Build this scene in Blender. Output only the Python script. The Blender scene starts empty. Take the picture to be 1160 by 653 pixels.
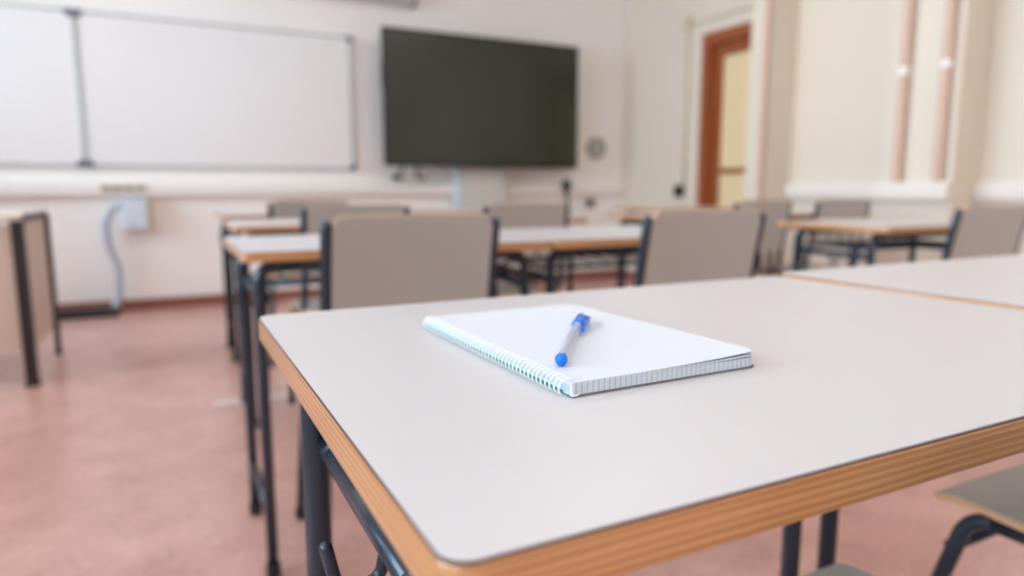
import bpy, bmesh, math, random
from mathutils import Vector, Matrix
random.seed(7)
C = bpy.context.scene.collection
PI = math.pi
R = math.radians

# ------------------------------------------------------------------ materials
def srgb(r, g, b):
    f = lambda c: c/12.92 if c <= .04045 else ((c+.055)/1.055)**2.4
    return (f(r/255), f(g/255), f(b/255), 1)

def mat(name, col, rough=.5, metal=0., spec=.5, noise=0., nscale=30., bump=0., bscale=200., coat=0.):
    m = bpy.data.materials.new(name); m.use_nodes = True
    nt = m.node_tree; b = nt.nodes['Principled BSDF']
    b.inputs['Base Color'].default_value = col
    b.inputs['Roughness'].default_value = rough
    b.inputs['Metallic'].default_value = metal
    b.inputs['Specular IOR Level'].default_value = spec
    b.inputs['Coat Weight'].default_value = coat
    tc = nt.nodes.new('ShaderNodeTexCoord')
    if noise:
        n = nt.nodes.new('ShaderNodeTexNoise'); n.inputs['Scale'].default_value = nscale; n.inputs['Detail'].default_value = 5
        nt.links.new(tc.outputs['Object'], n.inputs['Vector'])
        mx = nt.nodes.new('ShaderNodeMix'); mx.data_type = 'RGBA'
        nt.links.new(n.outputs['Fac'], mx.inputs['Factor'])
        mx.inputs['A'].default_value = tuple(c*(1-noise) for c in col[:3])+(1,)
        mx.inputs['B'].default_value = tuple(min(1, c*(1+noise)) for c in col[:3])+(1,)
        nt.links.new(mx.outputs['Result'], b.inputs['Base Color'])
    if bump:
        n2 = nt.nodes.new('ShaderNodeTexNoise'); n2.inputs['Scale'].default_value = bscale
        nt.links.new(tc.outputs['Object'], n2.inputs['Vector'])
        bp = nt.nodes.new('ShaderNodeBump'); bp.inputs['Strength'].default_value = bump; bp.inputs['Distance'].default_value = .001
        nt.links.new(n2.outputs['Fac'], bp.inputs['Height']); nt.links.new(bp.outputs['Normal'], b.inputs['Normal'])
    return m

M = {}
M['wall'] = mat('wall_paint', srgb(243, 240, 236), .6, noise=.015, nscale=3, bump=.1, bscale=120)
M['wall_right'] = mat('wall_cream_toned_down', srgb(219, 207, 190), .6, noise=.015, nscale=3, bump=.1, bscale=120)  # wall colour darkened on this side to offset the strong window light
M['ceiling'] = mat('ceiling_paint', srgb(240, 238, 234), .8, noise=.01, nscale=3)
M['laminate'] = mat('grey_laminate', srgb(201, 198, 198), .36, noise=.012, nscale=900, bump=.10, bscale=1400, spec=.45)
M['edge_line'] = mat('dark_glue_line', srgb(92, 62, 58), .5, noise=.05, nscale=50)
M['steel'] = mat('blue_black_steel', srgb(42, 54, 68), .26, metal=.15, noise=.04, nscale=60, spec=.6)
M['rubber'] = mat('black_rubber', srgb(24, 25, 27), .6, noise=.05, nscale=80)
M['chair_lam'] = mat('warm_grey_laminate', srgb(172, 169, 162), .34, noise=.03, nscale=350, spec=.8)
M['tv_black'] = mat('black_plastic', srgb(16, 17, 17), .3, noise=.05, nscale=40)
M['tv_glass'] = mat('screen_glass', srgb(48, 52, 42), .22, noise=.02, nscale=2, spec=.55)
M['alu'] = mat('aluminium', srgb(190, 194, 192), .4, metal=.35, noise=.03, nscale=30)
M['corner'] = mat('grey_corner_plastic', srgb(105, 115, 128), .45, noise=.03, nscale=30)
M['board'] = mat('whiteboard_enamel', srgb(232, 230, 229), .3, noise=.008, nscale=2)
M['pvc'] = mat('white_pvc', srgb(240, 236, 230), .4, noise=.01, nscale=8)
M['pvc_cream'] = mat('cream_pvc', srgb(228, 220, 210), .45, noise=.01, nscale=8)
M['pvc_beige'] = mat('beige_pvc', srgb(212, 200, 170), .45, noise=.02, nscale=12)
M['col_grey'] = mat('pale_grey_metal', srgb(206, 206, 198), .45, noise=.015, nscale=10)
M['box_blue'] = mat('bluish_white_plastic', srgb(205, 214, 222), .4, noise=.02, nscale=20)
M['hose'] = mat('grey_conduit_plastic', srgb(178, 184, 194), .5, noise=.03, nscale=60)
M['baseboard'] = mat('red_brown_baseboard', srgb(140, 88, 74), .5, noise=.08, nscale=20)
M['door_wood'] = mat('reddish_door_wood', srgb(150, 78, 38), .35, noise=.12, nscale=14)
M['door_pane'] = mat('cream_door_panel', srgb(232, 208, 164), .4, noise=.02, nscale=6)
M['batten'] = mat('pinkish_beige_pipe', srgb(208, 176, 156), .5, noise=.03, nscale=15)
M['teacher_panel'] = mat('beige_desk_panel', srgb(214, 196, 180), .5, noise=.03, nscale=12)
M['teacher_frame'] = mat('dark_brown_steel', srgb(42, 36, 36), .4, noise=.03, nscale=30)
M['paper'] = mat('plain_paper', srgb(246, 247, 250), .7, noise=.01, nscale=40)
M['green_card'] = mat('green_cover_card', srgb(20, 140, 100), .5, noise=.05, nscale=60)
M['card_back'] = mat('grey_back_card', srgb(120, 116, 112), .7, noise=.06, nscale=200)
M['coil'] = mat('white_coated_wire', srgb(238, 240, 244), .25, noise=.01, nscale=100, spec=.7)
M['blue'] = mat('blue_pen_plastic', srgb(0, 116, 216), .28, noise=.03, nscale=200, spec=.35)
M['ink'] = mat('pen_ink_tube', srgb(70, 74, 110), .3, noise=.05, nscale=300)
M['tape'] = mat('white_floor_tape', srgb(225, 215, 208), .6, noise=.04, nscale=60)
M['dial'] = mat('dark_grey_plastic', srgb(120, 108, 112), .5, noise=.05, nscale=60)
M['screen_case'] = mat('grey_screen_case', srgb(196, 188, 182), .5, noise=.03, nscale=10)

# clear barrel
m = bpy.data.materials.new('clear_pen_barrel'); m.use_nodes = True; nt = m.node_tree
b = nt.nodes['Principled BSDF']; out = nt.nodes['Material Output']
b.inputs['Base Color'].default_value = srgb(225, 226, 236); b.inputs['Roughness'].default_value = .12
tr = nt.nodes.new('ShaderNodeBsdfTransparent'); tr.inputs['Color'].default_value = (.93, .93, .97, 1)
ms = nt.nodes.new('ShaderNodeMixShader'); lw = nt.nodes.new('ShaderNodeLayerWeight'); lw.inputs['Blend'].default_value = .35
mp = nt.nodes.new('ShaderNodeMapRange'); mp.inputs['To Min'].default_value = .18; mp.inputs['To Max'].default_value = .85
nt.links.new(lw.outputs['Facing'], mp.inputs['Value']); nt.links.new(mp.outputs['Result'], ms.inputs['Fac'])
nt.links.new(tr.outputs['BSDF'], ms.inputs[1]); nt.links.new(b.outputs['BSDF'], ms.inputs[2]); nt.links.new(ms.outputs['Shader'], out.inputs['Surface'])
M['clear'] = m

# window glass
m = bpy.data.materials.new('window_glass'); m.use_nodes = True; nt = m.node_tree
out = nt.nodes['Material Output']; nt.nodes.remove(nt.nodes['Principled BSDF'])
tr = nt.nodes.new('ShaderNodeBsdfTransparent'); gl = nt.nodes.new('ShaderNodeBsdfGlossy'); gl.inputs['Roughness'].default_value = .02
fr = nt.nodes.new('ShaderNodeFresnel'); ms = nt.nodes.new('ShaderNodeMixShader')
nt.links.new(fr.outputs['Fac'], ms.inputs['Fac']); nt.links.new(tr.outputs['BSDF'], ms.inputs[1]); nt.links.new(gl.outputs['BSDF'], ms.inputs[2])
nt.links.new(ms.outputs['Shader'], out.inputs['Surface'])
M['glass'] = m

# layered plywood edge: stripes along z with stretched grain
def ply(name, ca, cb, n_layers, zt, thick, rough=.3):
    m = bpy.data.materials.new(name); m.use_nodes = True; nt = m.node_tree; b = nt.nodes['Principled BSDF']
    b.inputs['Roughness'].default_value = rough; b.inputs['Specular IOR Level'].default_value = .7; b.inputs['Coat Weight'].default_value = .7; b.inputs['Coat Roughness'].default_value = .25
    tc = nt.nodes.new('ShaderNodeTexCoord'); sp = nt.nodes.new('ShaderNodeSeparateXYZ'); nt.links.new(tc.outputs['Object'], sp.inputs[0])
    mpp = nt.nodes.new('ShaderNodeMapping'); mpp.inputs['Scale'].default_value = (6, 6, 420)
    nt.links.new(tc.outputs['Object'], mpp.inputs[0])
    n = nt.nodes.new('ShaderNodeTexNoise'); n.inputs['Scale'].default_value = 1.; n.inputs['Detail'].default_value = 4
    nt.links.new(mpp.outputs[0], n.inputs['Vector'])
    mu = nt.nodes.new('ShaderNodeMath'); mu.operation = 'MULTIPLY_ADD'
    mu.inputs[1].default_value = 2*PI*n_layers/thick
    nt.links.new(sp.outputs['Z'], mu.inputs[0])
    mn = nt.nodes.new('ShaderNodeMath'); mn.operation = 'MULTIPLY'; mn.inputs[1].default_value = 7.
    nt.links.new(n.outputs['Fac'], mn.inputs[0]); nt.links.new(mn.outputs[0], mu.inputs[2])
    si = nt.nodes.new('ShaderNodeMath'); si.operation = 'SINE'; nt.links.new(mu.outputs[0], si.inputs[0])
    mr = nt.nodes.new('ShaderNodeMapRange'); mr.inputs['From Min'].default_value = -1.; mr.inputs['From Max'].default_value = 1.
    nt.links.new(si.outputs[0], mr.inputs['Value'])
    mx = nt.nodes.new('ShaderNodeMix'); mx.data_type = 'RGBA'; mx.inputs['A'].default_value = ca; mx.inputs['B'].default_value = cb
    nt.links.new(mr.outputs[0], mx.inputs['Factor'])
    # fine pores
    n2 = nt.nodes.new('ShaderNodeTexNoise'); n2.inputs['Scale'].default_value = 1.; n2.inputs['Detail'].default_value = 3
    mp2 = nt.nodes.new('ShaderNodeMapping'); mp2.inputs['Scale'].default_value = (18, 18, 1500)
    nt.links.new(tc.outputs['Object'], mp2.inputs[0]); nt.links.new(mp2.outputs[0], n2.inputs['Vector'])
    mx2 = nt.nodes.new('ShaderNodeMix'); mx2.data_type = 'RGBA'; mx2.blend_type = 'MULTIPLY'; mx2.inputs['Factor'].default_value = .35
    nt.links.new(mx.outputs['Result'], mx2.inputs['A']); nt.links.new(n2.outputs['Color'], mx2.inputs['B'])
    rr = nt.nodes.new('ShaderNodeMapRange'); rr.inputs['To Min'].default_value = .55; rr.inputs['To Max'].default_value = 1.25
    nt.links.new(n2.outputs['Fac'], rr.inputs['Value']); nt.links.new(rr.outputs[0], mx2.inputs['B'])
    nt.links.new(mx2.outputs['Result'], b.inputs['Base Color'])
    return m
M['ply'] = ply('plywood_edge', srgb(176, 118, 68), srgb(208, 154, 102), 5, .76, .021)
M['ply_thin'] = ply('plywood_chair_edge', srgb(206, 160, 112), srgb(228, 188, 142), 4, 0, .01)

# speckled terracotta floor
m = bpy.data.materials.new('terracotta_terrazzo'); m.use_nodes = True; nt = m.node_tree; b = nt.nodes['Principled BSDF']
tc = nt.nodes.new('ShaderNodeTexCoord')
n = nt.nodes.new('ShaderNodeTexNoise'); n.inputs['Scale'].default_value = 5; n.inputs['Detail'].default_value = 8; n.inputs['Roughness'].default_value = .65
v = nt.nodes.new('ShaderNodeTexVoronoi'); v.inputs['Scale'].default_value = 130
nt.links.new(tc.outputs['Object'], n.inputs['Vector']); nt.links.new(tc.outputs['Object'], v.inputs['Vector'])
cr = nt.nodes.new('ShaderNodeValToRGB'); cr.color_ramp.elements[0].position = .3; cr.color_ramp.elements[1].position = .72
cr.color_ramp.elements[0].color = srgb(186, 140, 127); cr.color_ramp.elements[1].color = srgb(220, 175, 162)
nt.links.new(n.outputs['Fac'], cr.inputs[0])
sep = nt.nodes.new('ShaderNodeSeparateColor'); nt.links.new(v.outputs['Color'], sep.inputs[0])
mr = nt.nodes.new('ShaderNodeMapRange'); mr.inputs['To Min'].default_value = .82; mr.inputs['To Max'].default_value = 1.12
nt.links.new(sep.outputs[0], mr.inputs['Value'])
mx = nt.nodes.new('ShaderNodeMix'); mx.data_type = 'RGBA'; mx.blend_type = 'MULTIPLY'; mx.inputs['Factor'].default_value = 1
nt.links.new(cr.outputs[0], mx.inputs['A']); nt.links.new(mr.outputs[0], mx.inputs['B'])
nt.links.new(mx.outputs['Result'], b.inputs['Base Color']); b.inputs['Roughness'].default_value = .28; b.inputs['Specular IOR Level'].default_value = .7
M['floor'] = m

# squared paper: light blue 4 mm grid that runs through the sheet edges too
def grid_paper(name, pitch, w, blue, px=True, py=True):
    m = bpy.data.materials.new(name); m.use_nodes = True; nt = m.node_tree; b = nt.nodes['Principled BSDF']
    b.inputs['Roughness'].default_value = .65
    tc = nt.nodes.new('ShaderNodeTexCoord'); sp = nt.nodes.new('ShaderNodeSeparateXYZ'); nt.links.new(tc.outputs['Object'], sp.inputs[0])
    outs = []
    for ax, on in (('X', px), ('Y', py)):
        if not on: continue
        d = nt.nodes.new('ShaderNodeMath'); d.operation = 'DIVIDE'; d.inputs[1].default_value = pitch; nt.links.new(sp.outputs[ax], d.inputs[0])
        a = nt.nodes.new('ShaderNodeMath'); a.operation = 'ADD'; a.inputs[1].default_value = 100.5; nt.links.new(d.outputs[0], a.inputs[0])
        f = nt.nodes.new('ShaderNodeMath'); f.operation = 'FRACT'; nt.links.new(a.outputs[0], f.inputs[0])
        l = nt.nodes.new('ShaderNodeMath'); l.operation = 'LESS_THAN'; l.inputs[1].default_value = w; nt.links.new(f.outputs[0], l.inputs[0])
        outs.append(l)
    mxm = outs[0]
    if len(outs) > 1:
        mxm = nt.nodes.new('ShaderNodeMath'); mxm.operation = 'MAXIMUM'
        nt.links.new(outs[0].outputs[0], mxm.inputs[0]); nt.links.new(outs[1].outputs[0], mxm.inputs[1])
    mx = nt.nodes.new('ShaderNodeMix'); mx.data_type = 'RGBA'; mx.inputs['A'].default_value = srgb(216, 218, 223); mx.inputs['B'].default_value = blue
    nt.links.new(mxm.outputs[0], mx.inputs['Factor']); nt.links.new(mx.outputs['Result'], b.inputs['Base Color'])
    return m
M['grid'] = grid_paper('squared_paper', .0042, .08, srgb(176, 204, 226))
M['grid_edge'] = grid_paper('squared_paper_edge', .0042, .17, srgb(158, 186, 206))

# ------------------------------------------------------------------ mesh helpers
def link(name, bm, m, parent=None, smooth=False):
    me = bpy.data.meshes.new(name); bmesh.ops.recalc_face_normals(bm, faces=bm.faces); bm.to_mesh(me); bm.free()
    if smooth:
        for p in me.polygons: p.use_smooth = True
    for mm in (m if isinstance(m, (list, tuple)) else [m]): me.materials.append(mm)
    o = bpy.data.objects.new(name, me); C.objects.link(o)
    if parent: o.parent = parent
    return o
def thing(name, label, cat, loc=(0, 0, 0), rz=0, group=None):
    o = bpy.data.objects.new(name, None); C.objects.link(o); o.location = loc; o.rotation_euler = (0, 0, rz); o.empty_display_size = .1
    o['label'] = label; o['category'] = cat
    if group: o['group'] = group
    return o
def tag(o, label, cat, group=None):
    o['label'] = label; o['category'] = cat
    if group: o['group'] = group
    return o
def struct(o):
    o['kind'] = 'structure'; return o
def dup(root, loc, rz, label, group=None):
    r = root.copy(); C.objects.link(r); r.location = loc; r.rotation_euler = (0, 0, rz); r['label'] = label
    if group: r['group'] = group
    for ch in list(root.children):
        c = ch.copy(); C.objects.link(c); c.parent = r
        for g in ch.children:
            d = g.copy(); C.objects.link(d); d.parent = c
    return r
def box(bm, x0, x1, y0, y1, z0, z1, bev=0., seg=2):
    t = bmesh.new()
    bmesh.ops.create_cube(t, size=1)
    for v in t.verts:
        v.co = Vector(((x0+x1)/2+v.co.x*(x1-x0), (y0+y1)/2+v.co.y*(y1-y0), (z0+z1)/2+v.co.z*(z1-z0)))
    if bev: bmesh.ops.bevel(t, geom=t.edges[:], offset=bev, segments=seg, affect='EDGES', profile=.5)
    me = bpy.data.meshes.new('t'); t.to_mesh(me); t.free(); bm.from_mesh(me); bpy.data.meshes.remove(me)
def B(*a, **k):
    bm = bmesh.new(); box(bm, *a, **k); return bm
def fillet(pts, rad, n=7):
    P = [Vector(p) for p in pts]; out = [P[0]]
    rads = rad if isinstance(rad, (list, tuple)) else [rad]*len(P)
    for i in range(1, len(P)-1):
        a, b, c = P[i-1], P[i], P[i+1]; u = (a-b).normalized(); w = (c-b).normalized()
        ang = u.angle(w)
        if ang > PI-.02 or rads[i] == 0: out.append(b); continue
        d = min(rads[i]/math.tan(ang/2), (a-b).length*.49, (c-b).length*.49); r = d*math.tan(ang/2)
        cen = b+(u+w).normalized()*(r/math.sin(ang/2))
        s = b+u*d-cen; e = b+w*d-cen
        for k in range(n+1):
            t = k/n; th = s.angle(e)
            out.append(cen+(s*math.sin((1-t)*th)+e*math.sin(t*th))/math.sin(th))
    out.append(P[-1]); return out
def tube(bm, pts, r, n=16, cap=True, sx=1., round_end=False):
    P = [Vector(p) for p in pts]; rs = r if isinstance(r, (list, tuple)) else [r]*len(P)
    if round_end:   # hemispherical ends
        for e in (0, -1):
            d = (P[e]-P[1 if e == 0 else -2]).normalized(); p0 = P[e].copy(); rr = rs[e]
            add = [(p0+d*rr*math.sin(a), rr*math.cos(a)) for a in (.45, .9, 1.25, 1.48)]
            if e == 0: P = [a[0] for a in reversed(add)]+P; rs = [a[1] for a in reversed(add)]+list(rs)
            else: P = P+[a[0] for a in add]; rs = list(rs)+[a[1] for a in add]
    T = [(P[min(i+1, len(P)-1)]-P[max(i-1, 0)]).normalized() for i in range(len(P))]
    ref = Vector((0, 0, 1)) if abs(T[0].z) < .9 else Vector((1, 0, 0))
    nrm = (ref-T[0]*ref.dot(T[0])).normalized(); rings = []
    for i, p in enumerate(P):
        nrm = (nrm-T[i]*nrm.dot(T[i])).normalized(); bn = T[i].cross(nrm)
        rings.append([bm.verts.new(p+(nrm*math.cos(2*PI*k/n)*sx+bn*math.sin(2*PI*k/n))*rs[i]) for k in range(n)])
    for a, b in zip(rings, rings[1:]):
        for k in range(n): bm.faces.new((a[k], a[(k+1) % n], b[(k+1) % n], b[k]))
    if cap: bm.faces.new(rings[0][::-1]); bm.faces.new(rings[-1])
def TB(pts, r, **k):
    bm = bmesh.new(); tube(bm, pts, r, **k); return bm
def rrect(x0, x1, y0, y1, r, n=8):
    rs = r if isinstance(r, (list, tuple)) else [r]*4
    out = []
    for (cx, cy, a0, rr) in ((x1-rs[0], y1-rs[0], 0, rs[0]), (x0+rs[1], y1-rs[1], PI/2, rs[1]), (x0+rs[2], y0+rs[2], PI, rs[2]), (x1-rs[3], y0+rs[3], 1.5*PI, rs[3])):
        for k in range(n+1):
            a = a0+PI/2*k/n; out.append((cx+rr*math.cos(a), cy+rr*math.sin(a)))
    return out
def prism(bm, poly, z0, z1, zf=None, bev=0.):
    t = bmesh.new()
    lo = [t.verts.new((x, y, z0)) for x, y in poly]; hi = [t.verts.new((x, y, z1)) for x, y in poly]
    t.faces.new(lo[::-1]); top = t.faces.new(hi)
    n = len(poly)
    for i in range(n): t.faces.new((lo[i], lo[(i+1) % n], hi[(i+1) % n], hi[i]))
    if bev: bmesh.ops.bevel(t, geom=[e for f in t.faces if len(f.verts) > 4 for e in f.edges], offset=bev, segments=3, affect='EDGES', profile=.5)
    me = bpy.data.meshes.new('t'); t.to_mesh(me); t.free(); bm.from_mesh(me); bpy.data.meshes.remove(me)
def PR(poly, z0, z1, bev=0.):
    bm = bmesh.new(); prism(bm, poly, z0, z1, bev=bev); return bm
def lathe(bm, prof, n=32, origin=(0, 0, 0), axis='Z'):
    rings = []
    for r, z in prof:
        ring = []
        for k in range(n):
            a = 2*PI*k/n; p = (r*math.cos(a), r*math.sin(a), z)
            if axis == 'Y': p = (p[0], p[2], p[1])
            if axis == 'X': p = (p[2], p[0], p[1])
            ring.append(bm.verts.new(Vector(p)+Vector(origin)))
        rings.append(ring)
    for a, b in zip(rings, rings[1:]):
        for k in range(n): bm.faces.new((a[k], a[(k+1) % n], b[(k+1) % n], b[k]))
    bm.faces.new(rings[0][::-1]); bm.faces.new(rings[-1])
def smooth_by_angle(o, ang=40):
    me = o.data
    for p in me.polygons: p.use_smooth = True
    bm = bmesh.new(); bm.from_mesh(me)
    for e in bm.edges:
        if len(e.link_faces) == 2 and e.calc_face_angle(0) > R(ang): e.smooth = False
    bm.to_mesh(me); bm.free()
    return o

# ------------------------------------------------------------------ room
XL, XR, YB, YF, ZC = -2.9, 4.12, -3.2, 5.715, 3.05
struct(link('floor', B(XL-.25, XR+1.6, YB-.2, YF+.2, -.12, 0), M['floor']))
struct(link('ceiling', B(XL-.25, XR+1.6, YB-.2, YF+.2, ZC, ZC+.12), M['ceiling']))
struct(link('wall_front', B(XL-.25, XR+1.6, YF, YF+.2, 0, ZC), M['wall']))
struct(link('wall_back', B(XL-.25, XR+1.6, YB-.2, YB, 0, ZC), M['wall']))
# left wall with three window openings
WZ0, WZ1 = .95, 2.75
wins = [(-3.0, -.9), (-.1, 1.7), (2.6, 5.5)]
bm = bmesh.new(); box(bm, XL-.25, XL, YB, YF, 0, WZ0); box(bm, XL-.25, XL, YB, YF, WZ1, ZC)
ys = [YB]+[y for w in wins for y in w]+[YF]
for a, b in zip(ys[::2], ys[1::2]): box(bm, XL-.25, XL, a, b, WZ0, WZ1)
struct(link('wall_left', bm, M['wall']))
for i, (a, b) in enumerate(wins):
    w = bpy.data.objects.new('window_%d' % (i+1), None); C.objects.link(w); w.location = (XL, a, WZ0); struct(w)
    f = bmesh.new(); W = b-a; Hh = WZ1-WZ0
    for (y0, y1, z0, z1) in ((0, W, 0, .06), (0, W, Hh-.06, Hh), (0, .06, .06, Hh-.06), (W-.06, W, .06, Hh-.06), (W/2-.04, W/2+.04, .06, Hh-.06)):
        box(f, -.14, -.08, y0, y1, z0, z1, bev=.004)
    link('window_frame', f, M['pvc'], w)
    link('window_pane', B(-.115, -.109, .055, W-.055, .055, Hh-.055), M['glass'], w)
    link('window_sill', B(-.08, .06, -.02, W+.02, -.03, 0, bev=.004), M['pvc'], w)
# right wall with the door opening
DY0, DY1, DZ = 3.70, 4.60, 2.165
bm = bmesh.new()
box(bm, XR, XR+.25, YB, DY0, 0, ZC); box(bm, XR, XR+.25, DY1, YF, 0, ZC); box(bm, XR, XR+.25, DY0, DY1, DZ, ZC)
struct(link('wall_right', bm, M['wall_right']))
# pilasters standing out of the right wall
struct(link('trim_1', B(3.87, XR, 3.64, 3.83, 0, ZC, bev=.004), M['wall_right']))
struct(link('trim_2', B(3.87, XR, 2.31, 2.73, 0, ZC, bev=.004), M['wall_right']))
# door: casing, leaf with two cream panels
d = bpy.data.objects.new('door_1', None); C.objects.link(d); d.location = (XR, DY0, 0); struct(d)
bm = bmesh.new(); L = DY1-DY0
box(bm, -.02, .2, L-.10, L, 0, DZ, bev=.003); box(bm, -.02, .2, 0, .10, 0, DZ, bev=.003); box(bm, -.02, .2, .10, L-.10, DZ-.10, DZ, bev=.003)
link('door_frame', bm, M['door_wood'], d)
bm = bmesh.new()
for (y0, y1, z0, z1) in ((.1, .19, 0, DZ-.1), (L-.2, L-.1, 0, DZ-.1), (.19, L-.2, DZ-.2, DZ-.1), (.19, L-.2, .01, .2), (.19, L-.2, 1.015, 1.06)):
    box(bm, .03, .075, y0, y1, z0, z1, bev=.003)
link('door_leaf', bm, M['door_wood'], d)
bm = bmesh.new(); box(bm, .045, .06, .185, L-.195, .195, 1.02); box(bm, .045, .06, .185, L-.195, 1.055, DZ-.195)
link('door_panel', bm, M['door_pane'], d)
bm = bmesh.new(); tube(bm, fillet([(.03, .15, 1.05), (-.03, .15, 1.05), (-.03, .27, 1.05)], .01), .009)
lathe(bm, [(.024, .018), (.024, .03)], origin=(0, .15, 1.05), axis='X')
link('door_handle', bm, M['alu'], d, smooth=True)
# baseboards
struct(link('baseboard_front', B(XL, XR, YF-.014, YF, 0, .085, bev=.003), M['baseboard']))
bm = bmesh.new()
box(bm, XR-.014, XR, YB, 2.31, 0, .085, bev=.003); box(bm, XR-.014, XR, 2.73, 3.64, 0, .085, bev=.003); box(bm, XR-.014, XR, DY1, YF-.014, 0, .085, bev=.003)
struct(link('baseboard_right', bm, M['baseboard']))
struct(link('baseboard_left', B(XL, XL+.014, YB, YF-.014, 0, .085, bev=.003), M['baseboard']))

# ------------------------------------------------------------------ wall trunking, conduits, pipes
def trunk(name, label, x0, x1, y0, y1, z0, z1, along):
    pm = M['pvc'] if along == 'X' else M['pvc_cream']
    t = thing(name, label, 'cable trunking', (x0, y0, z0))
    bm = B(0, x1-x0, 0, y1-y0, 0, z1-z0, bev=.006)
    link('channel', bm, pm, t)
    if along == 'X': link('cover_strip', B(.002, x1-x0-.002, -.003, .002, .03, z1-z0-.03, bev=.001), M['pvc'], t)
    else: link('cover_strip', B(-.003, .002, .002, y1-y0-.002, .03, z1-z0-.03, bev=.001), pm, t)
    return t
trunk('cable_trunking', 'long white cable trunking running along front wall below the whiteboards', XL+.02, XR-.002, YF-.058, YF-.001, .845, .945, 'X')
trunk('cable_trunking', 'white cable trunking along right wall below the vertical pipes', XR-.055, XR, -.4, 2.305, .83, .93, 'Y')
trunk('cable_trunking', 'short white cable trunking on front of the wall pilaster with two pipes', 3.81, 3.87, 2.30, 2.74, .83, .93, 'Y')
trunk('cable_trunking', 'white cable trunking between the two pilasters on right wall', XR-.055, XR, 2.735, 3.635, .83, .93, 'Y')

def pipe(x, y, z0, z1, r, label, clips, grp='pinkish vertical wall pipes'):
    t = thing('wall_pipe', label, 'pipe', (x, y, z0), 0, grp)
    link('pipe_run', TB([(0, 0, 0), (0, 0, z1-z0)], r, n=24), M['batten'], t, smooth=False)
    for cz in clips:
        bm = bmesh.new(); lathe(bm, [(r+.001, cz-z0-.022), (r+.006, cz-z0-.016), (r+.006, cz-z0+.016), (r+.001, cz-z0+.022)], n=24)
        link('clip', bm, M['pvc'], t)
    for c in t.children: smooth_by_angle(c)
    return t
pipe(3.838, 2.615, .93, ZC, .026, 'pinkish vertical pipe, left one of the two on the right-hand pilaster', (1.56,))
pipe(3.838, 2.375, .93, ZC, .024, 'pinkish vertical pipe, right one of the two on the right-hand pilaster', (1.56,))
pipe(3.838, 3.655, 0, ZC, .022, 'pinkish vertical pipe on the pilaster beside the brown door', (2.4,))
# conduit by the door, with beige junction box and black switch at its foot
t = thing('wall_conduit', 'thin white conduit running up beside the brown door and over it', 'conduit', (XR-.014, 4.78, .86))
link('conduit_run', TB(fillet([(0, 0, .05), (0, 0, 1.42), (0, -.90, 1.42)], .02), .012, n=12), M['pvc_beige'], t, smooth=True)
link('conduit_clip', B(-.004, .013, -.02, .02, .7, .72, bev=.002), M['pvc'], t)
t = thing('junction_box', 'small cream junction box high on wall by the brown door', 'junction box', (XR, 4.80, 2.30))
link('box_body', B(-.045, -.001, -.05, .05, -.05, .05, bev=.006), M['pvc_beige'], t); link('box_lid', B(-.05, -.044, -.044, .044, -.044, .044, bev=.003), M['pvc_beige'], t)
t = thing('wall_switch', 'black switch at foot of the thin conduit beside brown door', 'switch', (XR, 4.83, .875))
link('switch_body', B(-.05, -.001, -.055, .045, -.05, .05, bev=.012), M['rubber'], t); link('switch_button', B(-.062, -.05, -.02, .02, -.03, .03, bev=.004), M['tv_black'], t)

# ------------------------------------------------------------------ whiteboards
def whiteboard(x0, x1, label, fl=.026, fr_=.026):
    z0, z1 = 1.045, 2.10; y = YF
    t = thing('whiteboard', label, 'whiteboard', ((x0+x1)/2, y, z0), 0, 'whiteboards on the front wall')
    w = (x1-x0)/2; h = z1-z0
    link('writing_surface', B(-w+.01, w-.01, -.018, -.001, .01, h-.01), M['board'], t)
    bm = bmesh.new()
    for (a, b, c, d_) in ((-w+.01, w-.01, 0, .018), (-w+.01, w-.01, h-.018, h), (-w, -w+fl, .018, h-.018), (w-fr_, w, .018, h-.018)):
        box(bm, a, b, -.026, -.001, c, d_, bev=.004)
    link('board_frame', bm, M['alu'], t)
    for sx in (-1, 1):
        for zz in (0, h):
            bm = bmesh.new()
            p = [(sx*(w+.003), zz+(-.003 if zz == 0 else .003)), (sx*(w-.05), zz+(-.003 if zz == 0 else .003)), (sx*(w-.05), zz+(.024 if zz == 0 else -.024)), (sx*(w-.024), zz+(.05 if zz == 0 else -.05)), (sx*(w+.003), zz+(.05 if zz == 0 else -.05))]
            vs = [[bm.verts.new((x, yy, z)) for x, z in p] for yy in (-.03, -.001)]
            bm.faces.new(vs[0]); bm.faces.new(vs[1][::-1])
            for i in range(5): bm.faces.new((vs[0][i], vs[0][(i+1) % 5], vs[1][(i+1) % 5], vs[1][i]))
            link('corner_cap', bm, M['corner'], t)
    return t
whiteboard(-.466, 1.43, 'wide whiteboard with thin aluminium frame left of the black television', .011, .034)
whiteboard(-2.36, -.475, 'whiteboard cut off by the photo edge, left of the other whiteboard', .026, .009)

# projection screen case above
t = thing('projection_screen', 'pale rolled projection screen case mounted high above the whiteboard', 'projection screen', (1.0, YF, 2.43))
bm = bmesh.new(); tube(bm, [(-1.0, -.07, .0), (.93, -.07, 0)], .05, n=20); link('screen_case', bm, M['screen_case'], t, smooth=False)
link('end_cap', B(.93, .955, -.125, 0, -.055, .055, bev=.012), M['corner'], t)
link('end_cap', B(-1.025, -1.0, -.125, 0, -.055, .055, bev=.012), M['corner'], t)

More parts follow.
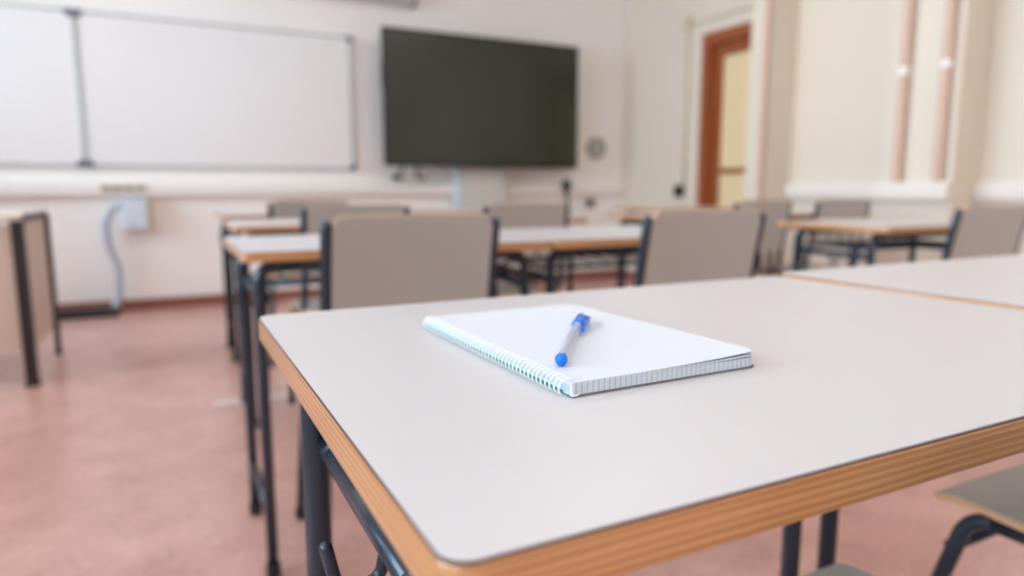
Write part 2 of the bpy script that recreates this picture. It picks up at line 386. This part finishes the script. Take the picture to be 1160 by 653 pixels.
# ------------------------------------------------------------------ television with its wall column
TX0, TX1, TZ0, TZ1 = 1.606, 3.42, 1.077, 2.156
t = thing('television', 'large flat black television screen on front wall between whiteboard and door', 'television', ((TX0+TX1)/2, 5.45, TZ0))
w = (TX1-TX0)/2; h = TZ1-TZ0
bm = bmesh.new(); bz = .022
for (a, b, c, d_) in ((-w, w, 0, bz+.012), (-w, w, h-bz, h), (-w, -w+bz, bz, h-bz), (w-bz, w, bz, h-bz)): box(bm, a, b, -.004, .03, c, d_, bev=.004)
link('bezel', bm, M['tv_black'], t)
link('back_case', B(-w+.02, w-.02, .012, .085, .02, h-.02, bev=.012), M['tv_black'], t)
link('screen', B(-w+.018, w-.018, .001, .011, .03, h-.018), M['tv_glass'], t)
link('side_button_strip', B(-w-.008, -w+.004, .0, .02, .62, .80, bev=.003), M['tv_black'], t)
for sx in (-.42, .42): link('wall_mount_arm', B(sx-.03, sx+.03, .08, YF-5.45, .45, .53, bev=.004), M['tv_black'], t)
t = thing('television_column', 'pale grey wall column carrying the black television', 'column stand', (2.53, 5.62, 0))
bm = B(-.20, .20, -.06, .035, .02, 1.55, bev=.006); link('column_body', bm, M['col_grey'], t)
link('side_rail', B(-.255, -.205, -.04, .035, .02, 1.45, bev=.006), M['box_blue'], t)
link('base_plate', B(-.32, .27, -.08, .09, 0, .02, bev=.004), M['col_grey'], t)
link('bracket', B(-.3, .3, -.085, -.061, 1.3, 1.5, bev=.003), M['tv_black'], t)
# cables under the television
def cable(pts, r, label, m='rubber', grp=None, name='power_cable', plug=None):
    o = link(name, TB(fillet(pts, .05), r, n=10, round_end=True), M[m], None, smooth=True); tag(o, label, 'cable', grp)
    return o
cable([(1.80, 5.60, 1.12), (1.80, 5.63, 1.02), (1.72, 5.63, .99), (1.75, 5.69, .975), (1.83, 5.704, .985)], .011, 'dark cable looping below the lower left corner of television')
cable([(1.93, 5.60, 1.10), (1.93, 5.64, .985), (2.02, 5.69, .985), (2.03, 5.705, .97)], .010, 'dark cable hanging under television just left of its column')
# dark connector box and hanging bundle right of the column
t = thing('cable_outlet', 'black plug and cable bundle on wall below right end of television', 'outlet', (3.42, YF, .74))
link('plug_body', B(-.04, .04, -.10, -.063, .13, .24, bev=.015), M['rubber'], t)
link('cable_tail', TB(fillet([(.0, -.08, .16), (.01, -.09, .05), (.03, -.08, -.1), (.0, -.05, -.25)], .05), .014, n=10), M['rubber'], t, smooth=True)
t = thing('wall_socket', 'small dark socket on front wall right of the television', 'socket', (3.74, YF, .755))
link('socket_plate', B(-.05, .05, -.014, -.001, -.04, .04, bev=.006), M['dial'], t)
bm = bmesh.new(); lathe(bm, [(.024, -.03), (.03, -.014), (.03, -.012)], axis='Y'); link('socket_insert', bm, M['rubber'], t)
# round grey dial
t = thing('wall_dial', 'round pale grey dial on wall right of the television', 'wall dial', (3.80, YF, 1.285))
def ring_bm(ro, ri, y0, y1, n=40):
    bm = bmesh.new(); rings = []
    for r_, y_ in ((ro, y1), (ro, y0), (ri, y0), (ri, y1)):
        rings.append([bm.verts.new((r_*math.cos(2*PI*k/n), y_, r_*math.sin(2*PI*k/n))) for k in range(n)])
    for i in range(4):
        a, b = rings[i], rings[(i+1) % 4]
        for k in range(n): bm.faces.new((a[k], a[(k+1) % n], b[(k+1) % n], b[k]))
    return bm
bm = bmesh.new(); lathe(bm, [(.105, -.001), (.105, -.012), (.10, -.016)], axis='Y', n=40); link('dial_plate', bm, M['col_grey'], t)
link('dial_ring', ring_bm(.10, .078, -.022, -.016), M['dial'], t)
bm = bmesh.new()
for k in range(4):
    a = PI/4+k*PI/2
    tube(bm, [(.02*math.cos(a), -.02, .02*math.sin(a)), (.05*math.cos(a), -.02, .05*math.sin(a))], .006, n=8)
tube(bm, [(.02*math.cos(PI/4+k*PI/2), -.02, .02*math.sin(PI/4+k*PI/2)) for k in range(5)], .006, n=8)
link('dial_mark', bm, M['dial'], t)

# socket strip on the trunking, wall box and grey hose at the left
t = thing('socket_strip', 'beige strip of sockets on the trunking below the whiteboard joint', 'socket', (-.25, YF-.061, .897))
link('strip_plate', B(-.15, .15, -.010, 0, -.022, .022, bev=.003), M['pvc_beige'], t)
for k in range(4): link('socket_insert', B(-.13+k*.07, -.085+k*.07, -.014, -.009, -.014, .014, bev=.003), M['dial'], t)
t = thing('wall_box', 'pale blue-white connection box hanging under the trunking beside the hose', 'connection box', (-.175, YF, .60))
link('box_body', B(-.085, .07, -.13, -.001, .0, .225, bev=.008), M['box_blue'], t)
link('side_cover', B(.071, .095, -.12, -.001, .0, .225, bev=.004), M['pvc_beige'], t)
link('box_lid', B(-.078, .062, -.138, -.129, .01, .215, bev=.004), M['box_blue'], t)
bm = bmesh.new()
hp = fillet([(-.262, 5.62, .77), (-.33, 5.62, .76), (-.385, 5.64, .64), (-.375, 5.65, .5), (-.32, 5.65, .32), (-.33, 5.64, .12), (-.36, 5.60, .045)], .1, n=10)
# ribbed hose
dense = []
for a, b in zip(hp, hp[1:]):
    k = max(1, int((b-a).length/.006))
    for i in range(k): dense.append(a.lerp(b, i/k))
dense.append(hp[-1])
tube(bm, dense, [.027 if i % 2 else .0255 for i in range(len(dense))], n=16)
tag(link('cable_hose', bm, M['hose'], None, smooth=True), 'grey ribbed cable hose curving down the wall from the box to the floor', 'hose')
t = thing('floor_cable_box', 'flat black cable box on the floor at foot of the grey hose', 'cable box', (-.53, 5.56, 0))
link('box_body', B(-.2, .2, -.07, .07, 0, .05, bev=.015), M['rubber'], t)
link('box_lid', B(-.17, .17, -.05, .05, .048, .058, bev=.004), M['tv_black'], t)

# ------------------------------------------------------------------ teacher's desk at the left edge
t = thing('teacher_desk', "beige panelled teacher's desk with dark steel legs at the left edge", 'desk', (-1.3, 4.03, 0))
link('desktop', B(-.74, .735, -.36, .36, .752, .775, bev=.004), M['teacher_panel'], t)
link('front_panel', B(-.70, .690, -.335, -.318, .16, .735, bev=.002), M['teacher_panel'], t)
link('side_panel', B(.716, .730, -.315, .315, .16, .745, bev=.002), M['teacher_panel'], t)
for (x, y) in ((.715, -.337), (.738, .337), (-.715, -.337), (-.715, .337)):
    r = .024 if y < 0 else .013
    lg = link('leg', B(x-r, x+r, y-r, y+r, .015, .751, bev=.004), M['teacher_frame'], t)
    link('foot_cap', B(x-r-.003, x+r+.003, y-r-.003, y+r+.003, 0, .02, bev=.003), M['rubber'], lg)
link('top_rail', B(.722, .752, -.30, .30, .752, .777, bev=.003), M['teacher_frame'], t)

# white tape on the floor
tag(link('floor_tape', PR(rrect(.13, .47, 2.99, 3.045, .004), .0005, .003), M['tape']), 'short strip of white tape stuck to the floor beside desk legs', 'tape')

# ------------------------------------------------------------------ school desk
DW, DD, DH, DT = .727, .524, .760, .0215
def make_desk(label, group, loc, rz=0):
    t = thing('school_desk', label, 'desk', loc, rz, group)        # origin: floor below the near left corner of the top
    e = .0006
    core = link('desktop', PR(rrect(e, DW-e, e, DD-e, .014), DH-DT, DH-.0016, bev=.0022), M['ply'], t); smooth_by_angle(core, 50)
    gl = link('glue_line', PR(rrect(.0012, DW-.0012, .0012, DD-.0012, .0135), DH-.0018, DH-.0008), M['edge_line'], core)
    lam = link('laminate', PR(rrect(.0022, DW-.0022, .0022, DD-.0022, .0125), DH-.0009, DH, bev=.0003), M['laminate'], core)
    ix, iy, r = .037, .088, .0125; zt = DH-DT-r-.001
    for (x, y) in ((ix, iy), (ix, DD-iy), (DW-ix, iy), (DW-ix, DD-iy)):
        s = 1 if x < DW/2 else -1
        bm = TB(fillet([(x, y, .018), (x, y, zt), (x+s*.085, y, zt)], .068, n=10), r)
        lg = link('leg', bm, M['steel'], t, smooth=True)
        bm = bmesh.new(); lathe(bm, [(.0150, 0), (.0165, .004), (.0165, .03), (.0155, .034)], n=20, origin=(x, y, 0)); link('foot_cap', bm, M['rubber'], lg)
    for y in (iy, DD-iy): link('crossbar', TB([(ix+.08, y, zt), (DW-ix-.08, y, zt)], r*.98), M['steel'], t, smooth=True)
    for x in (ix, DW-ix):
        xi = x+(.011 if x < DW/2 else -.011)
        link('side_rail', TB([(xi, iy, .648), (xi, DD-iy, .648)], .0112), M['steel'], t, smooth=True)
        link('stretcher', TB([(x, iy, .15), (x, DD-iy, .15)], r*.85), M['steel'], t, smooth=True)
    # wire book tray hanging under the top
    bm = bmesh.new(); z = .672
    tube(bm, fillet([(ix+.03, iy+.06, z), (DW-ix-.03, iy+.06, z), (DW-ix-.03, DD-iy-.02, z), (ix+.03, DD-iy-.02, z), (ix+.03, iy+.06, z)], .02), .005, n=8)
    for k in range(9):
        x = ix+.08+k*(DW-2*ix-.16)/8
        tube(bm, fillet([(x, iy+.06, z), (x, DD-iy-.02, z), (x, DD-iy-.02, z+.05)], .02), .0032, n=8)
    for (x, y) in ((ix+.03, iy+.08), (DW-ix-.03, iy+.08), (ix+.03, DD-iy-.04), (DW-ix-.03, DD-iy-.04)):
        s = -1 if x < DW/2 else 1
        tube(bm, [(x+s*.03, y, .652), (x, y, z)], .005, n=8)
    link('wire_tray', bm, M['steel'], t, smooth=True)
    # bag hooks below both side rails
    for s, x in ((-1, ix),):
        y = .24
        pts = fillet([(x-s*.011, y, .641), (x-s*.006, y, .618), (x+s*.012, y, .611), (x+s*.025, y, .622), (x+s*.0305, y, .648)], .013, n=8)
        link('bag_hook', TB(pts, .0046, n=12, round_end=True), M['steel'], t, smooth=True)
    return t
X1 = .0757
desk = make_desk('school desk under the open notebook, grey top with plywood edge', 'grey school desks', (X1, .2, 0))
G = 'grey school desks'
Y2, Y3, Y4 = 1.475, 2.56, 3.66
for loc, rz, lab in (
    ((X1+DW+.003, .2, .0045), 0, 'grey-topped desk joined to the right side of the notebook desk'),
    ((.135, Y2, 0), 0, 'grey-topped desk right behind the notebook desk, large chair tucked in front'),
    ((.135+DW+.002, Y2, 0), 0, 'grey-topped desk in second row, in front of the middle chair and under its seam'),
    ((.215, Y3, 0), 0, 'grey-topped desk third from the camera along the left aisle'),
    ((.215+DW+.002, Y3, 0), 0, 'grey-topped desk of third row, mostly hidden behind small middle chair'),
    ((.245, Y4, 0), 0, 'farthest grey-topped desk along the left aisle, nearest the whiteboard'),
    ((.245+DW+.002, Y4, 0), 0, 'farthest grey-topped desk directly in front of the television'),
    ((2.17, Y2+.02, 0), R(-5), 'grey-topped desk at right edge with a chair pushed in front'),
    ((2.12, Y3, 0), 0, 'shaded grey-topped desk behind the right middle chair near the door'),
    ((2.12+DW+.002, Y3, 0), 0, 'grey-topped desk by the right wall, below the pilaster with pipes'),
    ((2.95, Y4, 0), 0, 'far desk in front of the door, half hidden by the middle chair')):
    dup(desk, loc, rz, lab)

# ------------------------------------------------------------------ chair
def sheet(bm, prof, wfun, th, nx=10, curve=0.):
    """curved ply sheet: prof = list of (y,z), half width per station, thickness along normal"""
    n = len(prof); top = []; bot = []
    for i, (y, z) in enumerate(prof):
        a = Vector((0,)+tuple(prof[max(i-1, 0)])); b = Vector((0,)+tuple(prof[min(i+1, n-1)])); t_ = (b-a).normalized(); nn = Vector((1, 0, 0)).cross(t_)
        w = wfun(i/(n-1)); rt = []; rb = []
        for k in range(nx+1):
            x = -w+2*w*k/nx; off = curve*((x/.19)**2)
            p = Vector((x, y, z))+nn*off
            rt.append(bm.verts.new(p+nn*th/2)); rb.append(bm.verts.new(p-nn*th/2))
        top.append(rt); bot.append(rb)
    for i in range(n-1):
        for k in range(nx):
            f = bm.faces.new((top[i][k], top[i][k+1], top[i+1][k+1], top[i+1][k])); f.material_index = 0
            f = bm.faces.new((bot[i][k], bot[i+1][k], bot[i+1][k+1], bot[i][k+1])); f.material_index = 0
        for k in (0, nx):
            f = bm.faces.new((top[i][k], top[i+1][k], bot[i+1][k], bot[i][k])); f.material_index = 1
    for i in (0, n-1):
        for k in range(nx):
            f = bm.faces.new((top[i][k], top[i][k+1], bot[i][k+1], bot[i][k])); f.material_index = 1
def make_chair(label, group, loc, rz=0):
    t = thing('school_chair', label, 'chair', loc, rz, group)       # origin: floor below seat centre, chair faces +Y
    r = .0115; SZ = .430
    # seat: waterfall front edge, rounded corners
    pr = [(-.19, .462), (-.15, .455), (-.08, .449), (0, .447), (.08, .449), (.13, .4515), (.16, .4515), (.178, .4495), (.19, .445), (.198, .438), (.203, .430)]
    def wf(u):
        i = u*10
        if i > 7: return .19-.035*((i-7)/3)**2
        if i < 1: return .19-.02*(1-i)
        return .19
    bm = bmesh.new(); sheet(bm, pr, wf, .010); s = link('seat', bm, [M['chair_lam'], M['ply_thin']], t, smooth=True); smooth_by_angle(s, 50)
    # backrest panel between the posts
    zb = [.585+.25*k/10 for k in range(11)]
    pb = [(-.172-.045*((z-.585)/.25)**1.2, z) for z in zb]
    def wb(u):
        return .172-.012*max(0, (u-.88)/.12)**2-.015*max(0, (.1-u)/.1)**2
    bm = bmesh.new(); sheet(bm, pb, wb, .008, curve=.006); s = link('backrest', bm, [M['chair_lam'], M['ply_thin']], t, smooth=True); smooth_by_angle(s, 50)
    for s_ in (-1, 1):
        x = s_*.170
        # side rail with splayed front leg and rear leg
        p = fillet([(x+s_*.012, .262, .018), (x, .150, SZ), (x, -.10, SZ), (x+s_*.034, -.165, .018)], .045, n=9)
        mid = len(p)//2
        f = [q for q in p if q.y >= .08]; b_ = [q for q in p if q.y <= -.06]
        lg = link('leg', TB(f, r), M['steel'], t, smooth=True)
        bm = bmesh.new(); lathe(bm, [(.013, 0), (.0145, .004), (.0145, .026), (.013, .03)], n=16, origin=(f[0].x, f[0].y, 0)); link('foot_cap', bm, M['rubber'], lg)
        lg = link('leg', TB(b_, r), M['steel'], t, smooth=True)
        bm = bmesh.new(); lathe(bm, [(.013, 0), (.0145, .004), (.0145, .026), (.013, .03)], n=16, origin=(b_[-1].x, b_[-1].y, 0)); link('foot_cap', bm, M['rubber'], lg)
        link('seat_rail', TB([f[-1]+Vector((0, .003, 0)), b_[0]-Vector((0, .003, 0))], r), M['steel'], t, smooth=True)
        xp = s_*.182
        pp = fillet([(x, .02, SZ-.012), (xp, -.10, SZ-.005), (xp, -.160, .50), (xp, -.168, .585), (xp, -.198, .75), (xp, -.212, .815)], .05, n=7)
        link('back_post', TB(pp, r*1.0, round_end=True), M['steel'], t, smooth=True)
    link('crossbar', TB([(-.172, .172, .372), (.172, .172, .372)], .009), M['steel'], t, smooth=True)
    link('crossbar', TB([(-.17, -.06, SZ-.004), (.17, -.06, SZ-.004)], .009), M['steel'], t, smooth=True)
    link('crossbar', TB([(-.17, .07, SZ-.004), (.17, .07, SZ-.004)], .009), M['steel'], t, smooth=True)
    return t
GC = 'grey school chairs'
chair = make_chair('grey chair in right corner of photo, only its seat edge and frame showing', GC, (1.162, .375, 0))
for loc, rz, lab in (
    ((.497, .305, 0), R(1), 'chair under the notebook desk, only its rounded grey seat corner showing'),
    ((.460, 1.565, 0), 0, 'largest grey chair, its backrest right behind the notebook desk'),
    ((1.212, 1.525, 0), R(-1), 'grey chair with backrest in the middle right, left of the door line'),
    ((.605, 2.62, 0), 0, 'grey chair of the third row, peeking out left behind the largest chair'),
    ((1.285, 2.62, 0), 0, 'grey chair below the television, between the two nearer backrests'),
    ((.640, 3.72, 0), 0, 'farthest small grey chair below right end of whiteboard'),
    ((2.56, 2.62, 0), R(2), 'grey chair below the brown door, right behind the middle right chair'),
    ((3.17, 2.64, 0), R(-3), 'grey chair behind the right side desk, below the wall pilaster'),
    ((2.46, 1.53, 0), R(-2), 'grey chair at right edge of photo in front of the side desk')):
    dup(chair, loc, rz, lab)

# ------------------------------------------------------------------ notebook
NB = thing('spiral_notebook', 'open spiral notebook of squared paper lying on the near desk', 'notebook', (.211, .344, DH), R(1.2))
NW, NL, NT = .160, .246, .0096
link('back_cover', PR(rrect(.003, NW+.001, .0, NL, [.006, .002, .002, .006]), .0003, .0014), M['card_back'], NB)
link('green_cover', PR(rrect(.0015, .02, .009, NL-.002, .001), .0016, .0030), M['green_card'], NB)
# page stack: slight stagger of sheets
bm = bmesh.new(); z = .0016; k = 0
while z < .0080:
    dz = .0004; j = random.uniform(-.00025, .00025)
    prism(bm, rrect(.0030+j, NW+j, j+.0004, NL+j, [.007, .002, .002, .007], n=4), z, z+dz*.93); z += dz
link('page_block', bm, M['grid_edge'], NB)
# upper sheets, bending up toward the free corner
def lifted(name, z0, lift, th, m, gx=.0, sub=30):
    bm = bmesh.new(); nx, ny = 32, 40
    def pos(u, v, dz):
        x = .003+u*(NW-.003-gx); y = v*NL
        # rounded free corners
        rr = .007; cx = x-(NW-gx-rr)
        if cx > 0:
            lim = rr-math.sqrt(max(0, rr*rr-cx*cx)); y = min(max(y, lim), NL-lim)
        l = lift*max(0, (u-.25)/.75)**2*(.30+.70*(1-v)**1.2)
        return Vector((x, y, z0+l+dz))
    g = [[[bm.verts.new(pos(i/nx, j/ny, dz)) for j in range(ny+1)] for i in range(nx+1)] for dz in (0, th)]
    for i in range(nx):
        for j in range(ny):
            bm.faces.new((g[1][i][j], g[1][i+1][j], g[1][i+1][j+1], g[1][i][j+1])); bm.faces.new((g[0][i][j], g[0][i][j+1], g[0][i+1][j+1], g[0][i+1][j]))
    for i in range(nx):
        for j in (0, ny): bm.faces.new((g[0][i][j], g[0][i+1][j], g[1][i+1][j], g[1][i][j]))
    for j in range(ny):
        for i in (0, nx): bm.faces.new((g[0][i][j], g[0][i][j+1], g[1][i][j+1], g[1][i][j]))
    o = link(name, bm, m, NB); smooth_by_angle(o, 40); return o
lifted('page_block', .0081, .0010, .0010, M['grid_edge'])
lifted('top_page', .0092, .0030, .0005, M['grid'])
# punched holes along the spiral
NC = 44; r = .0062; cx, cz = .0022, .0058
bm = bmesh.new()
for k in range(NC):
    y = .006+k*(NL-.012)/(NC-1)
    lathe(bm, [(.0011, .00965), (.0011, .00978)], n=8, origin=(.0075, y, 0))
link('punched_hole', bm, M['hose'], NB)
# wire coil: one helix
bm = bmesh.new(); pts = []
for i in range(NC*18+1):
    a = 2*PI*i/18; pts.append((cx+.0010+r*math.cos(a)*1.0, .0025+(NL-.008)*i/(NC*18), cz+r*.92*math.sin(a)))
tube(bm, pts, .00062, n=6)
# bent wire end
tube(bm, fillet([pts[0], (pts[0][0]-.001, .002, cz-.004), (cx-.002, -.0015, .0022), (cx+.004, -.001, .0016), (cx+.008, .001, .0018)], .001), .0006, n=6)
link('wire_coil', bm, M['coil'], NB, smooth=True)

# ------------------------------------------------------------------ pen
pa = Vector((.2270, .3785)); pb = Vector((.3255, .507)); dv = (pb-pa)
PEN = thing('ballpoint_pen', 'clear ballpoint pen with blue cap and plug lying on notebook', 'pen', (pa.x, pa.y, DH+.0099+.0046), math.atan2(dv.y, dv.x)-PI/2)
PEN.scale = (1, 1.05, 1)
# local +Y from the plug towards the cap
L0 = .1
bm = bmesh.new(); prof = [(.0041, .004), (.0041, .112), (.0036, .118), (.0022, .128)]
lathe(bm, prof, n=6, axis='Y'); link('barrel', bm, M['clear'], PEN)
bm = bmesh.new(); lathe(bm, [(.0016, .006), (.0016, .126)], n=12, axis='Y'); link('ink_tube', bm, M['ink'], PEN, smooth=True)
bm = bmesh.new(); lathe(bm, [(.0006, -.0016), (.0020, -.0014), (.0033, -.0004), (.0041, .0012), (.0044, .0032), (.0041, .0052), (.0034, .0062)], n=24, axis='Y'); link('end_plug', bm, M['blue'], PEN, smooth=True)
cap = bmesh.new(); lathe(cap, [(.0048, .113), (.0052, .114), (.0051, .122), (.0047, .135), (.0043, .146), (.0036, .1495), (.0018, .1505)], n=24, axis='Y')
capo = link('cap', cap, M['blue'], PEN, smooth=True); smooth_by_angle(capo, 50)
bm = bmesh.new(); tube(bm, fillet([(.0040, .144, .001), (.0074, .142, .0015), (.0072, .115, .0012), (.0060, .100, .0), (.0064, .095, .0)], .003), .0013, n=10, sx=1.3, round_end=True)
link('clip', bm, M['blue'], capo, smooth=True)

# ------------------------------------------------------------------ added ceiling fill lamps and daylight
def emis(name, col, s):
    m = bpy.data.materials.new(name); m.use_nodes = True; nt = m.node_tree; b = nt.nodes['Principled BSDF']
    b.inputs['Base Color'].default_value = (.9, .9, .9, 1); b.inputs['Emission Color'].default_value = col; b.inputs['Emission Strength'].default_value = s
    return m
M['tube'] = emis('fill_lamp_diffuser', (1, .97, .94, 1), 10.5)
lamps = [(-.9, .2), (2.3, .2), (-.9, 3.2), (2.3, 3.2), (.7, -1.8)]  # unseen fixtures, added to brighten the desks evenly from above
for (x, y), lab in zip(lamps, ('left aisle', 'near right desks', 'front left by whiteboard', 'front right by television', 'back of the room')):
    t = thing('fill_ceiling_lamp', 'unseen fluorescent ceiling lamp added as fill above the '+lab, 'ceiling lamp', (x, y, ZC), 0, 'added ceiling fill lamps')
    link('fill_lamp_housing', B(-.62, .62, -.15, .15, -.07, -.001, bev=.01), M['pvc'], t)
    link('diffuser', B(-.59, .59, -.12, .12, -.08, -.071, bev=.003), M['tube'], t)
W = bpy.data.worlds.new('sky'); bpy.context.scene.world = W; W.use_nodes = True
bg = W.node_tree.nodes['Background']; bg.inputs['Color'].default_value = (.64, .83, 1.0, 1); bg.inputs['Strength'].default_value = 9.
for (a, b) in wins:     # portals: guide the sky light through the window openings
    l = bpy.data.lights.new('window_daylight', 'AREA'); l.shape = 'RECTANGLE'; l.size = WZ1-WZ0; l.size_y = b-a; l.cycles.is_portal = True
    o = bpy.data.objects.new('window_daylight', l); C.objects.link(o); o.location = (XL-.2, (a+b)/2, (WZ0+WZ1)/2)
    o.rotation_euler = (0, -PI/2, 0)

# ------------------------------------------------------------------ camera
cam = bpy.data.cameras.new('camera'); co = bpy.data.objects.new('camera', cam); C.objects.link(co)
co.location = (0, 0, .886)
P_ = math.atan(111.5/776.); PSI = math.atan(394/781.)
co.rotation_euler = (PI/2-P_, 0, -PSI)
cam.sensor_width = 36; cam.lens = 776/1160*36; cam.clip_start = .02
cam.dof.use_dof = True; cam.dof.focus_distance = .425; cam.dof.aperture_fstop = 3.5; cam.dof.aperture_blades = 0
S = bpy.context.scene; S.camera = co
S.view_settings.view_transform = 'Standard'; S.view_settings.look = 'None'; S.view_settings.gamma = 1; S.view_settings.use_curve_mapping = False
S.view_settings.exposure = 0.72
S.cycles.max_bounces = 12; S.cycles.diffuse_bounces = 8; S.cycles.use_denoising = True; S.cycles.sample_clamp_indirect = 8
S.cycles.caustics_reflective = False; S.cycles.caustics_refractive = False
